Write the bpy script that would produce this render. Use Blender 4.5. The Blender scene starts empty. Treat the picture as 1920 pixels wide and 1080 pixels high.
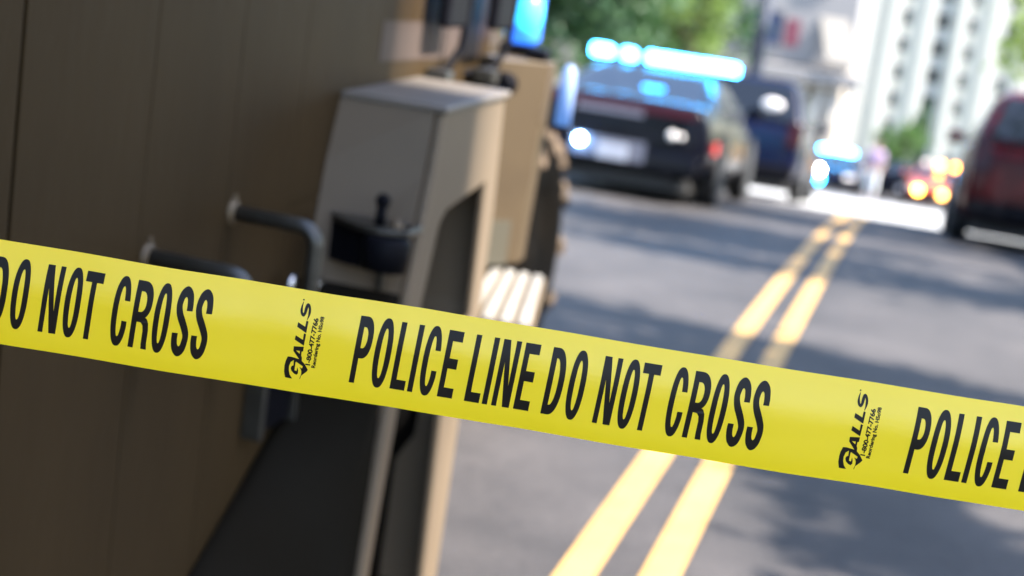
import bpy, bmesh, math, random
from mathutils import Vector, Matrix
random.seed(7)
R = math.radians
S = bpy.context.scene
COL = S.collection

# ---------------------------------------------------------------- camera
cam_d = bpy.data.cameras.new('camera')
cam = bpy.data.objects.new('camera', cam_d); COL.objects.link(cam)
def cam_matrix(yaw, pitch, roll, loc):
    cy, sy, cp, sp = math.cos(yaw), math.sin(yaw), math.cos(pitch), math.sin(pitch)
    f = Vector((-sy*cp, cy*cp, -sp)); r = Vector((cy, sy, 0)); u = r.cross(f)
    c, s = math.cos(roll), math.sin(roll)
    U = u*c - r*s; X = r*c + u*s
    m = Matrix((X, U, -f)).transposed().to_4x4(); m.translation = loc
    return m
cam.matrix_world = cam_matrix(R(13.18), R(11.39), R(8.03), Vector((0, 0, 1.52)))
cam_d.sensor_width = 36; cam_d.lens = 56.25
cam_d.clip_start = 0.05; cam_d.clip_end = 2000
cam_d.dof.use_dof = True; cam_d.dof.focus_distance = 1.19; cam_d.dof.aperture_fstop = 4.75
S.camera = cam

# ---------------------------------------------------------------- sky, sun, exposure
SUN_EL, SUN_DIR = 50, Vector((0.985, -0.173, 0)).normalized()
W = bpy.data.worlds.new('World'); S.world = W; W.use_nodes = True
nt = W.node_tree; bg = nt.nodes['Background']
sky = nt.nodes.new('ShaderNodeTexSky'); sky.sky_type = 'NISHITA'; sky.sun_disc = False
sky.sun_elevation = R(SUN_EL); sky.sun_rotation = math.atan2(SUN_DIR.x, SUN_DIR.y)
nt.links.new(sky.outputs[0], bg.inputs[0]); bg.inputs[1].default_value = 0.15
sun_d = bpy.data.lights.new('sun', 'SUN'); sun_d.energy = 5.0; sun_d.angle = R(0.55); sun_d.color = (1, .95, .87)
sun = bpy.data.objects.new('sun', sun_d); COL.objects.link(sun)
to_sun = Vector((SUN_DIR.x*math.cos(R(SUN_EL)), SUN_DIR.y*math.cos(R(SUN_EL)), math.sin(R(SUN_EL))))
sun.rotation_euler = to_sun.to_track_quat('Z', 'Y').to_euler(); sun.location = (20, -5, 40)
vs = S.view_settings; vs.view_transform = 'Standard'; vs.look = 'None'; vs.exposure = 2.55; vs.gamma = 1
S.cycles.max_bounces = 8; S.cycles.sample_clamp_indirect = 6

# ---------------------------------------------------------------- materials
def mat(name, col, rough=.5, metal=0, var=0.0, vscale=6.0, bump=0.0, bscale=60.0, col2=None, spec=.5, coat=0, emit=None, es=0,
        detail=6, stretch=None, trans=0, K=.76):
    if K and not es: col = tuple(c*K for c in col); col2 = tuple(c*K for c in col2) if col2 else None
    m = bpy.data.materials.new(name); m.use_nodes = True
    n = m.node_tree.nodes; l = m.node_tree.links; p = n['Principled BSDF']
    p.inputs['Base Color'].default_value = (*col, 1); p.inputs['Roughness'].default_value = rough
    p.inputs['Metallic'].default_value = metal; p.inputs['Specular IOR Level'].default_value = spec
    if coat: p.inputs['Coat Weight'].default_value = coat; p.inputs['Coat Roughness'].default_value = .06
    if emit: p.inputs['Emission Color'].default_value = (*emit, 1); p.inputs['Emission Strength'].default_value = es
    tc = n.new('ShaderNodeTexCoord'); src = tc.outputs['Object']
    if stretch:
        mp = n.new('ShaderNodeMapping'); mp.inputs['Scale'].default_value = stretch
        l.new(src, mp.inputs[0]); src = mp.outputs[0]
    if var or col2:
        t = n.new('ShaderNodeTexNoise'); t.inputs['Scale'].default_value = vscale; t.inputs['Detail'].default_value = detail
        l.new(src, t.inputs['Vector'])
        cr = n.new('ShaderNodeValToRGB'); c2 = col2 or tuple(max(0, c*(1-var)) for c in col)
        c1 = col if col2 else tuple(min(1, c*(1+var)) for c in col)
        cr.color_ramp.elements[0].position = .32; cr.color_ramp.elements[1].position = .68
        cr.color_ramp.elements[0].color = (*c2, 1); cr.color_ramp.elements[1].color = (*c1, 1)
        l.new(t.outputs[0], cr.inputs[0]); l.new(cr.outputs[0], p.inputs['Base Color'])
    if bump:
        t = n.new('ShaderNodeTexNoise'); t.inputs['Scale'].default_value = bscale; t.inputs['Detail'].default_value = 4
        l.new(src, t.inputs['Vector'])
        b = n.new('ShaderNodeBump'); b.inputs['Strength'].default_value = bump; b.inputs['Distance'].default_value = .01
        l.new(t.outputs[0], b.inputs['Height']); l.new(b.outputs[0], p.inputs['Normal'])
    if trans:
        tr = n.new('ShaderNodeBsdfTranslucent'); tr.inputs[0].default_value = (*col, 1)
        mx = n.new('ShaderNodeMixShader'); mx.inputs[0].default_value = trans
        l.new(p.outputs[0], mx.inputs[1]); l.new(tr.outputs[0], mx.inputs[2])
        l.new(mx.outputs[0], n['Material Output'].inputs[0])
    return m

def asphalt_mat():
    m = mat('asphalt', (.115, .11, .118), rough=.8, spec=.3)
    n = m.node_tree.nodes; l = m.node_tree.links; p = n['Principled BSDF']
    tc = n.new('ShaderNodeTexCoord')
    big = n.new('ShaderNodeTexNoise'); big.inputs['Scale'].default_value = 1.1; big.inputs['Detail'].default_value = 6
    fine = n.new('ShaderNodeTexVoronoi'); fine.inputs['Scale'].default_value = 90
    l.new(tc.outputs['Object'], big.inputs['Vector']); l.new(tc.outputs['Object'], fine.inputs['Vector'])
    r1 = n.new('ShaderNodeValToRGB'); big.inputs['Roughness'].default_value = .65; r1.color_ramp.elements[0].position = .34; r1.color_ramp.elements[1].position = .72
    r1.color_ramp.elements[0].color = (.0225, .0198, .0196, 1); r1.color_ramp.elements[1].color = (.0535, .0468, .045, 1)
    l.new(big.outputs[0], r1.inputs[0])
    mx = n.new('ShaderNodeMix'); mx.data_type = 'RGBA'; mx.blend_type = 'MULTIPLY'; mx.inputs[0].default_value = .75
    r2 = n.new('ShaderNodeValToRGB'); r2.color_ramp.elements[0].color = (.45, .45, .46, 1); r2.color_ramp.elements[1].color = (1.35, 1.33, 1.3, 1)
    l.new(fine.outputs['Color'], r2.inputs[0])
    l.new(r1.outputs[0], mx.inputs[6]); l.new(r2.outputs[0], mx.inputs[7]); l.new(mx.outputs[2], p.inputs['Base Color'])
    b = n.new('ShaderNodeBump'); b.inputs['Strength'].default_value = .5; b.inputs['Distance'].default_value = .006
    l.new(fine.outputs['Distance'], b.inputs['Height']); l.new(b.outputs[0], p.inputs['Normal'])
    return m

M = {}
M['asphalt'] = asphalt_mat()
M['yellow_line'] = mat('yellow_road_paint', (.5, .285, .075), .75, var=0, col2=(.42, .23, .055), vscale=7)
M['concrete'] = mat('pale_concrete', (.42, .41, .39), .85, col2=(.33, .32, .31), vscale=.8)
M['pavement'] = mat('pavement', (.36, .35, .33), .85, col2=(.28, .27, .26), vscale=1.5)
M['soil'] = mat('ground', (.13, .15, .07), .95, col2=(.08, .1, .04), vscale=.7)
M['tape'] = mat('tape_plastic', (.94, .675, .012), .3, spec=.7, trans=.42, bump=.07, bscale=16, stretch=(1, 1, 2.2), K=0)
M['ink'] = mat('black_ink', (.007, .0045, .003), .4, spec=.16)
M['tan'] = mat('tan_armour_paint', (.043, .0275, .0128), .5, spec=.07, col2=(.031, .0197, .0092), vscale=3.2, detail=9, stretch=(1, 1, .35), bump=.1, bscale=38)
M['tan_sunlit'] = mat('sunlit_guard_paint', (.07, .048, .026), .5, spec=.2, col2=(.056, .038, .021), vscale=6)  # lighter copy of the tan: sunlight on the forward guard put into its colour
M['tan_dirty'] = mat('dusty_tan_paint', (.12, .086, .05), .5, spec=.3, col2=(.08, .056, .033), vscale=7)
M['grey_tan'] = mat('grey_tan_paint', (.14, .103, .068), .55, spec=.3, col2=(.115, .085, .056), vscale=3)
M['toplit_plate'] = mat('toplit_plate_paint', (.135, .112, .09), .55, col2=(.105, .087, .07), vscale=9)  # guard paint greyed and lightened: light on its top put into the colour
M['olive'] = mat('olive_panel', (.05, .042, .026), .5, var=.1)
M['lilac'] = mat('painted_reflection_lilac', (.072, .052, .043), .5, spec=.1)  # blue lamp reflection on the truck side, painted in as flat colour
M['tube'] = mat('dark_tube_paint', (.022, .02, .016), .34, var=.25, vscale=30)
M['black'] = mat('black_plastic', (.005, .005, .007), .5, spec=.04, var=.2)
M['dark'] = mat('dark_underside', (.02, .018, .016), .8)
M['dark_reflection'] = mat('painted_dark_reflection', (.0095, .0075, .005), .8, spec=.03, col2=(.011, .0095, .0072), vscale=4)  # near-black tone: dark reflection on the lower plate put into its colour
M['rubber'] = mat('dusty_rubber', (.003, .003, .003), .95, spec=.02, col2=(.006, .005, .004), vscale=7)
M['lug'] = mat('dusty_tread', (.17, .12, .082), .9, spec=.1, col2=(.06, .045, .032), vscale=11)
M['tyre'] = mat('car_tyre', (.018, .018, .019), .75)
M['chrome'] = mat('worn_steel', (.6, .6, .62), .22, metal=1)
M['step'] = mat('tread_plate', (.27, .25, .22), .5, col2=(.2, .185, .16), vscale=9)
M['car_black'] = mat('black_car_paint', (.003, .0035, .007), .25, spec=.09, coat=.03)
M['car_blue'] = mat('navy_car_paint', (.004, .006, .022), .25, spec=.12, coat=.03)
M['car_red'] = mat('dark_red_car_paint', (.055, .0015, .004), .25, spec=.12, coat=.03)
M['car_orange'] = mat('orange_red_paint', (.36, .05, .02), .3, coat=.2)
M['car_silver'] = mat('silver_car_paint', (.5, .5, .52), .3, metal=.4, coat=.4)
M['glass'] = mat('tinted_glass', (.008, .01, .014), .06, spec=.45)
M['tail'] = mat('red_lens', (.022, .001, .002), .25, spec=.2)
M['tail_lit'] = mat('lit_red_lens', (.5, .02, .02), .3, emit=(1, .05, .05), es=.12)
M['plate'] = mat('plate_white', (.3, .31, .36), .45)
M['white_strip'] = mat('white_reflective', (.09, .09, .12), .4)
M['led_blue'] = mat('blue_led', (.2, .5, .9), .3, emit=(.04, .42, 1), es=13)
M['led_cyan'] = mat('cyan_led', (.2, .6, .9), .3, emit=(.012, .30, 1), es=1.6)
M['led_dim'] = mat('blue_lens', (.08, .25, .8), .2, emit=(.03, .2, .9), es=.45)
M['beacon'] = mat('blue_beacon_glass', (.05, .2, .8), .15, emit=(.03, .2, 1), es=.3)
M['pale_lens'] = mat('pale_blue_lens', (.16, .2, .3), .25, emit=(.1, .35, 1), es=.1)
M['beacon_core'] = mat('beacon_core', (.05, .3, .6), .3, emit=(.03, .5, 1), es=.55)
M['led_strobe'] = mat('cyan_strobe', (.2, .5, .9), .3, emit=(.01, .35, 1), es=12)
M['led_spot'] = mat('blue_spot', (.3, .5, .9), .3, emit=(.25, .55, 1), es=40)
M['led_white'] = mat('white_headlamp', (.9, .9, .9), .3, emit=(1, 1, 1), es=22)
M['led_amber'] = mat('amber_lamp', (.9, .4, .05), .3, emit=(1, .44, .045), es=11)
M['led_dimamber'] = mat('dim_amber_lamp', (.7, .4, .1), .3, emit=(1, .45, .1), es=4)
M['led_orange'] = mat('orange_lamp', (.9, .3, .03), .3, emit=(1, .3, .02), es=6)
M['rev'] = mat('pale_lens', (.8, .75, .72), .15, spec=.9)
M['white_wall'] = mat('white_render', (.64, .59, .53), .8, col2=(.6, .555, .5), vscale=.15)
M['grey_wall'] = mat('grey_render', (.25, .235, .235), .8, col2=(.225, .215, .215), vscale=.3)
M['beige_wall'] = mat('beige_stone', (.4, .33, .265), .8, col2=(.35, .29, .23), vscale=.5)
M['spandrel'] = mat('grey_spandrel', (.36, .37, .38), .7)
M['win'] = mat('window_glass', (.02, .03, .036), .2, spec=.25)
M['win_grey'] = mat('grey_window_glass', (.04, .045, .05), .2, spec=.3)
M['win_blue'] = mat('blue_window', (.035, .05, .11), .2, spec=.3)
M['maroon'] = mat('maroon_panel', (.16, .025, .05), .6)
M['dark_open'] = mat('dark_opening', (.1, .09, .085), .8)
M['awning'] = mat('cream_canvas', (.2, .185, .165), .9)
M['brick'] = mat('brick', (.3, .17, .12), .85, col2=(.24, .13, .09), vscale=8)
M['bark'] = mat('bark', (.11, .08, .055), .9, var=.3, vscale=18, bump=.4, bscale=30)
M['steel_grey'] = mat('painted_steel', (.018, .024, .04), .55, spec=.2)
M['shirt'] = mat('lilac_cloth', (.42, .3, .48), .85)
M['trousers'] = mat('white_cloth', (.8, .8, .8), .85)
M['skin'] = mat('skin', (.38, .22, .15), .6)
M['hair'] = mat('dark_hair', (.02, .015, .012), .6)
def leaf_mat(name, a, b):
    m = mat(name, a, .55, col2=b, vscale=1.3, detail=3, trans=.35)
    return m
M['leaf_dark'] = leaf_mat('leaves_dark', (.04, .105, .025), (.016, .05, .018))
M['leaf_mid'] = leaf_mat('leaves_mid', (.08, .17, .03), (.04, .1, .02))
M['leaf_bright'] = leaf_mat('leaves_bright', (.34, .44, .07), (.2, .3, .05))
M['leaf_lime'] = leaf_mat('leaves_lime', (.17, .25, .045), (.09, .16, .03))

# ---------------------------------------------------------------- mesh helpers
class MB:
    def __init__(s, off=(0, 0, 0)):
        s.v = []; s.f = []; s.off = Vector(off); s.smooth = []
    def add(s, vs, fs, smooth=False):
        b = len(s.v); s.v += [Vector(x)-s.off for x in vs]
        for f in fs: s.f.append([b+i for i in f]); s.smooth.append(smooth)
        return s
    def box(s, x0, x1, y0, y1, z0, z1):
        v = [(x, y, z) for z in (z0, z1) for y in (y0, y1) for x in (x0, x1)]
        return s.add(v, [(0, 2, 3, 1), (4, 5, 7, 6), (0, 1, 5, 4), (2, 6, 7, 3), (0, 4, 6, 2), (1, 3, 7, 5)])
    def prism(s, poly, axis, a, b):
        """polygon in the two other axes, extruded along axis from a to b"""
        def P(p, t):
            return {'x': (t, p[0], p[1]), 'y': (p[0], t, p[1]), 'z': (p[0], p[1], t)}[axis]
        n = len(poly); v = [P(p, a) for p in poly]+[P(p, b) for p in poly]
        f = [tuple(range(n)), tuple(range(2*n-1, n-1, -1))]+[(i, i+n, (i+1) % n+n, (i+1) % n) for i in range(n)]
        return s.add(v, f)
    def hexa(s, q0, q1):
        """two matching quads joined into a solid"""
        return s.add(list(q0)+list(q1), [(3, 2, 1, 0), (4, 5, 6, 7)]+[(i, (i+1) % 4, (i+1) % 4+4, i+4) for i in range(4)])
    def tube(s, pts, r, n=12, caps=True):
        pts = [Vector(p) for p in pts]; rs = r if isinstance(r, (list, tuple)) else [r]*len(pts)
        rings = []; up = None
        for i, p in enumerate(pts):
            d = (pts[min(i+1, len(pts)-1)]-pts[max(i-1, 0)]).normalized()
            if up is None:
                up = d.orthogonal().normalized()
            up = (up-d*up.dot(d)).normalized(); w = d.cross(up)
            rings.append([p+(up*math.cos(2*math.pi*k/n)+w*math.sin(2*math.pi*k/n))*rs[i] for k in range(n)])
        v = [x for rg in rings for x in rg]
        f = [(i*n+k, i*n+(k+1) % n, (i+1)*n+(k+1) % n, (i+1)*n+k) for i in range(len(pts)-1) for k in range(n)]
        s.add(v, f, True)
        if caps:
            s.add(rings[0], [tuple(reversed(range(n)))]); s.add(rings[-1], [tuple(range(n))])
        return s
    def lathe(s, prof, c, axis='x', n=32):
        """profile (t along axis, radius) turned round an axis through c"""
        v = []
        for t, r in prof:
            for k in range(n):
                a = 2*math.pi*k/n; q = (r*math.cos(a), r*math.sin(a))
                d = {'x': (t, q[0], q[1]), 'y': (q[0], t, q[1]), 'z': (q[0], q[1], t)}[axis]
                v.append(Vector(c)+Vector(d))
        f = [(i*n+k, i*n+(k+1) % n, (i+1)*n+(k+1) % n, (i+1)*n+k) for i in range(len(prof)-1) for k in range(n)]
        s.add(v, f, True)
        m = len(prof)-1
        if prof[0][1] > 1e-4: s.add(v[:n], [tuple(reversed(range(n)))])
        if prof[m][1] > 1e-4: s.add(v[m*n:], [tuple(range(n))])
        return s
    def ball(s, c, r, n=16):
        rx, ry, rz = r if isinstance(r, (tuple, list)) else (r, r, r)
        v = []; m = n//2
        for i in range(m+1):
            t = math.pi*i/m
            for k in range(n):
                a = 2*math.pi*k/n
                v.append((c[0]+rx*math.sin(t)*math.cos(a), c[1]+ry*math.sin(t)*math.sin(a), c[2]+rz*math.cos(t)))
        f = [(i*n+k, (i+1)*n+k, (i+1)*n+(k+1) % n, i*n+(k+1) % n) for i in range(m) for k in range(n)]
        return s.add(v, f, True)
    def loft(s, secs, caps=True, smooth=True):
        n = len(secs[0]); v = [p for q in secs for p in q]
        f = [(i*n+k, i*n+(k+1) % n, (i+1)*n+(k+1) % n, (i+1)*n+k) for i in range(len(secs)-1) for k in range(n)]
        s.add(v, f, smooth)
        if caps:
            s.add(secs[0], [tuple(reversed(range(n)))]); s.add(secs[-1], [tuple(range(n))])
        return s
    def mesh(s, name, m):
        me = bpy.data.meshes.new(name); me.from_pydata([tuple(x) for x in s.v], [], s.f)
        if m: me.materials.append(m)
        me.polygons.foreach_set('use_smooth', s.smooth); 
        bm = bmesh.new(); bm.from_mesh(me); bmesh.ops.remove_doubles(bm, verts=bm.verts, dist=1e-5)
        bmesh.ops.recalc_face_normals(bm, faces=bm.faces); bm.to_mesh(me); bm.free()
        return me

def obj(name, mb, m, parent=None, bevel=0, seg=2, subsurf=0, loc=None):
    o = bpy.data.objects.new(name, mb.mesh(name, m)); COL.objects.link(o)
    if parent: o.parent = parent
    if loc: o.location = loc
    if subsurf:
        md = o.modifiers.new('s', 'SUBSURF'); md.levels = md.render_levels = subsurf
    if bevel:
        md = o.modifiers.new('b', 'BEVEL'); md.width = bevel; md.segments = seg; md.limit_method = 'ANGLE'; md.angle_limit = R(35)
        md.harden_normals = False
    return o
def tag(o, label, cat, group=None):
    o['label'] = label; o['category'] = cat
    if group: o['group'] = group
    return o
def thing(name, label, cat, loc=(0, 0, 0), rot=(0, 0, 0), group=None):
    o = bpy.data.objects.new(name, None); COL.objects.link(o); o.location = loc; o.rotation_euler = rot
    o.empty_display_size = .1
    return tag(o, label, cat, group)
def struct(name, mb, m):
    o = obj(name, mb, m); o['kind'] = 'structure'; return o

# ---------------------------------------------------------------- ground profile (the street runs down a crest away from the camera)
def zr(y):
    if y <= 0: return 0.0
    if y <= 23: return -.0024*y*y
    if y <= 150: return -1.27-.1*(y-23)-.0104*3*(1-math.exp(-(y-23)/3))
    return zr(150)-.02*(y-150)
YS = [-60, -20, -5]+[i*.5 for i in range(0, 61)]+[31+i*2 for i in range(0, 30)]+[95, 110, 130, 150, 180, 250, 400, 700]
def strip(xs, ys, dz):
    mb = MB(); n = len(xs)
    v = [(x, y, zr(y)+dz) for y in ys for x in xs]
    return mb.add(v, [(j*n+i, j*n+i+1, (j+1)*n+i+1, (j+1)*n+i) for j in range(len(ys)-1) for i in range(n-1)], True)
def yr(a, b, step=.5):
    k = max(1, int(round((b-a)/step))); return [a+(b-a)*i/k for i in range(k+1)]
struct('ground', strip([-400, -60, -20, -9, 0, 8, 20, 60, 400], YS, -.02), M['soil'])
struct('road', strip([-6.2, -4, -2, 0, 2, 4.2], [y for y in YS if y < 23]+[23], -.004), M['asphalt'])
struct('crossing_road', strip([-60, -20, -6.2, 0, 4.2, 20, 60], yr(23.2, 46, 1), -.004), M['concrete'])
struct('far_road', strip([-6.2, 0, 4.2], [46.2]+[y for y in YS if 46.5 < y < 180], -.004), M['asphalt'])
for x0, x1 in ((-9.5, -6.2), (4.2, 7.0)):
    for a, b in ((-20, 22), (47.5, 150)):
        mb = strip([x0, x1], yr(a, b, 1), .12)
        ya = yr(a, b, 1); e = x1 if x0 < 0 else x0
        mb.add([(e, y, zr(y)+d) for y in ya for d in (.12, -.02)], [(2*i, 2*i+1, 2*i+3, 2*i+2) for i in range(len(ya)-1)])
        struct('pavement', mb, M['pavement'])
for x in (-.703, -.494):
    struct('road_marking', strip([x, x+.099], yr(-10, 22.6), .001), M['yellow_line'])
struct('stop_line', strip([-.45, 4.0], yr(22.7, 23.15, .2), .001), mat('white_road_paint', (.75, .74, .72), .7))

# ---------------------------------------------------------------- police tape
PX = .0003966; PV = .000405
P0 = Vector((-.63, 1.039, 1.229)); P1 = Vector((.122, 1.212, 1.212))
T_ = (P1-P0).normalized(); UPV = (Vector((0, 0, 1))-T_*T_.z).normalized()
NRM = T_.cross(UPV).normalized()
if NRM.y > 0: NRM = -NRM
C0 = P0+(P1-P0)*.3463
VD = (UPV+T_*.04)
def tape_pt(u, v, lift=0.0):
    q = (v+36)/191.0; v = v+.9*math.sin(u*.0061+.5)+.45*math.sin(u*.021)
    w = -.0085*max(0, (q-.5)/.5)**2 - .0010*max(0, (.22-q)/.22)**2 + .0007*math.sin(u*.0043+.8)*(q-.4) + .0004*math.sin(u*.017+q*2.2) + 0.00022*math.sin(u*.047+q*4.5+1.7*math.sin(u*.0031))*(.4+.6*math.sin(u*.0052+1))
    wu = -.0085*2*max(0, (q-.5)/.5)/.5/191/PV
    nn = (NRM-UPV*wu).normalized()
    return C0+T_*(u*PX)+VD*((v-59.5)*PV)+NRM*w+nn*lift
U_L = (-.928-C0.x)/(T_.x*PX); U_R = (4.82-C0.x)/(T_.x*PX)
tape_root = thing('police_tape', 'yellow plastic tape with black warning lettering stretched across the street', 'barrier tape', tuple(C0))
mb = MB(C0); us = [U_L]; 
while us[-1] < 1500: us.append(us[-1]+10)
while us[-1] < U_R-60: us.append(us[-1]+60)
us.append(U_R); NV = 30
vsn = [-36+191*j/NV for j in range(NV+1)]
mb.add([tape_pt(u, v) for u in us for v in vsn], [(i*(NV+1)+j, (i+1)*(NV+1)+j, (i+1)*(NV+1)+j+1, i*(NV+1)+j+1) for i in range(len(us)-1) for j in range(NV)], True)
obj('tape_band', mb, M['tape'], tape_root)

def sup(cx, cy, rx, ry, n, t0, t1, k=40):
    out = []
    for i in range(k+1):
        t = R(t0+(t1-t0)*i/k); c, s = math.cos(t), math.sin(t)
        out.append((cx+rx*math.copysign(abs(c)**(2/n), c), cy+ry*math.copysign(abs(s)**(2/n), s)))
    return out
def pen(pts, a, b, sub=10, taper=None):
    """outline of an elliptical pen following a smooth centre line"""
    P = [Vector((x, y)) for x, y in pts]; P = [P[0]*2-P[1]]+P+[P[-1]*2-P[-2]]; C = []
    for i in range(1, len(P)-2):
        for k in range(sub):
            t = k/sub; p0, p1, p2, p3 = P[i-1:i+3]
            C.append(.5*((2*p1)+(p2-p0)*t+(2*p0-5*p1+4*p2-p3)*t*t+(3*p1-p0-3*p2+p3)*t**3))
    C.append(P[-2]); L = []; Rr = []
    for i, c in enumerate(C):
        d = C[min(i+1, len(C)-1)]-C[max(i-1, 0)]; nx, ny = -d.y, d.x
        q = math.sqrt((a*nx)**2+(b*ny)**2); o = Vector((a*a*nx/q, b*b*ny/q))
        if taper: o *= taper(i/(len(C)-1))
        L.append(tuple(c+o)); Rr.append(tuple(c-o))
    return L+Rr[::-1]
# condensed bold capitals, 126 high, as lists of closed outlines (holes by even-odd)
def gP(w): return [[(0, 0), (10, 0), (10, 48)]+sup(13.5, 87, w-13.5, 39, 2.3, -90, 90)+[(0, 126)],
                   [(10, 67.5)]+sup(12.8, 87, 7.2, 19.5, 2.2, -90, 90)+[(10, 106.5)]]
def gR(w):
    return [[(0, 0), (10, 0), (10, 50), (13.5, 50)]+pen([(13.5, 52), (20, 49), (23.5, 40), (24.8, 25), (25, 12), (26.5, -.2)], 5, 8)[:0] +
            [(18, 49.5), (22, 44), (23.6, 34), (23.8, 10), (24.6, 0), (w, 0), (w, 3), (34, 12), (33.8, 36), (32, 50), (28, 58)] +
            sup(14, 91, w-15, 35, 2.3, -62, 90)+[(0, 126)],
            [(10, 69)]+sup(14, 88, 8.8, 19, 2.2, -90, 90)+[(10, 107)]]
def gD(w): return [[(0, 0), (11, 0)]+sup(11, 63, w-11, 63, 2.4, -90, 90)+[(0, 126)],
                   [(10.3, 19)]+sup(11.5, 63, w-22.5, 44, 2.3, -90, 90)+[(10.3, 107)]]
def gO(w): return [sup(w/2, 63, w/2, 65.5, 2.35, 0, 360, 72)[:-1], sup(w/2, 63, w/2-10.3, 47, 2.3, 0, 360, 60)[:-1]]
def gL(w): return [[(0, 0), (w, 0), (w, 19), (10, 19), (10, 126), (0, 126)]]
def gI(w): return [[(0, 0), (w, 0), (w, 126), (0, 126)]]
def gE(w): return [[(0, 0), (w, 0), (w, 19), (10, 19), (10, 55.5), (w-2.2, 55.5), (w-2.2, 75), (10, 75), (10, 107), (w-.4, 107), (w-.4, 126), (0, 126)]]
def gN(w): return [[(0, 0), (9.4, 0), (9.4, 84), (w-13.2, 0), (w, 0), (w, 126), (w-9.4, 126), (w-9.4, 42), (13.2, 126), (0, 126)]]
def gT(w): m = w/2; return [[(m-4.9, 0), (m+4.9, 0), (m+4.9, 107), (w, 107), (w, 126), (0, 126), (0, 107), (m-4.9, 107)]]
def gC(w):
    o = [p for p in sup(w/2, 63, w/2, 65.5, 2.35, 18, 338, 80)]; i = [p for p in sup(w/2, 63, w/2-10.3, 47, 2.3, 24, 331, 70)]
    yo, yi = 84.5, 46.5
    o = [(o[0][0], yo)]+[p for p in o if not (p[0] > w/2 and yi < p[1] < yo)]+[(o[-1][0], yi)]
    i = [(i[0][0], yo)]+[p for p in i if not (p[0] > w/2 and yi < p[1] < yo)]+[(i[-1][0], yi)]
    return [o+i[::-1]]
def gS(w):
    k = w/31
    return [pen([(x*k, y) for x, y in [(25.6, 85), (25.3, 97), (22.5, 112), (15.6, 119.2), (8.8, 113), (5.7, 98), (6.6, 86), (10, 75), (15.5, 64),
             (21, 52.5), (25, 41), (25.4, 29), (22.3, 13), (15.3, 6.8), (8.6, 14), (5.8, 28), (5.6, 41)]], 5.5, 9.6)]
PHRASE = [(gP, -.6, 30), (gO, 37, 31), (gL, 77, 28), (gI, 110.2, 10), (gC, 128.4, 30.5), (gE, 167.3, 28.6),
          (gL, 219, 28.4), (gI, 253, 10), (gN, 270.8, 33.8), (gE, 312.6, 29),
          (gD, 364.8, 31.5), (gO, 406, 30.6), (gN, 463.3, 33.8), (gO, 505.6, 30), (gT, 537.8, 33.4),
          (gC, 596.4, 31), (gR, 635, 35), (gO, 675.6, 29.6), (gS, 714, 31), (gS, 750.6, 31)]
def fill(polys):
    """flat mesh of closed outlines: (verts2d, faces)"""
    cu = bpy.data.curves.new('tmp', 'CURVE'); cu.dimensions = '2D'; cu.fill_mode = 'BOTH'
    for p in polys:
        sp = cu.splines.new('POLY'); sp.points.add(len(p)-1); sp.use_cyclic_u = True
        for i, (x, y) in enumerate(p): sp.points[i].co = (x, y, 0, 1)
    return curve_mesh(cu)
def curve_mesh(cu):
    o = bpy.data.objects.new('tmp', cu); COL.objects.link(o)
    dg = bpy.context.evaluated_depsgraph_get(); dg.update()
    me = bpy.data.meshes.new_from_object(o.evaluated_get(dg))
    bpy.data.objects.remove(o); bpy.data.curves.remove(cu)
    bm = bmesh.new(); bm.from_mesh(me); bpy.data.meshes.remove(me)
    return bm
def merge(bms):
    vs, fs = [], []
    for bm in bms:
        bm.verts.index_update(); b = len(vs)
        vs += [v.co.to_2d().to_tuple() for v in bm.verts]; fs += [[b+v.index for v in f.verts] for f in bm.faces]; bm.free()
    return vs, fs
def slice_grid(bm, du=12, dv=7):
    xs = [v.co.x for v in bm.verts]; ys = [v.co.y for v in bm.verts]
    for lo, hi, d, ax in ((min(xs), max(xs), du, 0), (min(ys), max(ys), dv, 1)):
        t = math.floor(lo/d)*d+d
        while t < hi:
            co = [0, 0, 0]; co[ax] = t; no = [0, 0, 0]; no[ax] = 1
            bmesh.ops.bisect_plane(bm, geom=bm.verts[:]+bm.edges[:]+bm.faces[:], plane_co=co, plane_no=no, dist=1e-4); t += d
    return bm
glyphs = []
for fn, x, w in PHRASE:
    bm = fill([[(px+x, py) for px, py in poly] for poly in fn(w)]); glyphs.append(slice_grid(bm))
phrase = merge(glyphs)
def u_v(px, py): dx, dy = px-655, py-718; return (dx*.9865+dy*.1637, dx*.1637-dy*.9865)
def A1(pts): return [u_v(x/13.5+525, y/13.5+555) for x, y in pts]
def A2(pts): return [u_v(x/12+525, y/12+630) for x, y in pts]
logo_polys = [
    [A1([(445, 660), (625, 775), (655, 622), (705, 650), (655, 935), (425, 775)])],
    [A2([(351, -24), (512, 82), (533, -65), (582, -42), (535, 215), (328, 75)])],
    [A2([(310, 225), (535, 240), (520, 345), (488, 350), (478, 440), (495, 490), (490, 560), (430, 520), (300, 330)]), A2([(365, 325), (450, 335), (440, 400)])],
    [A2([(175, 460), (250, 465), (320, 485), (430, 520), (490, 560), (560, 640), (632, 770), (600, 812), (480, 905), (455, 978), (442, 970), (480, 870), (485, 800),
         (470, 750), (440, 705), (500, 735), (518, 688), (365, 580), (352, 600), (330, 775), (375, 795), (395, 705), (415, 780), (408, 850), (375, 882), (320, 855), (262, 790),
         (245, 725), (265, 680), (308, 660), (312, 545), (245, 585), (207, 680), (203, 780), (225, 880), (278, 968), (190, 955), (118, 938), (95, 800), (105, 660), (130, 560)])],
    [A1(sup(560, 120, 20, 20, 2, 0, 360, 16)[:-1])],
]
logo_b = [slice_grid(fill(p)) for p in logo_polys]
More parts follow.
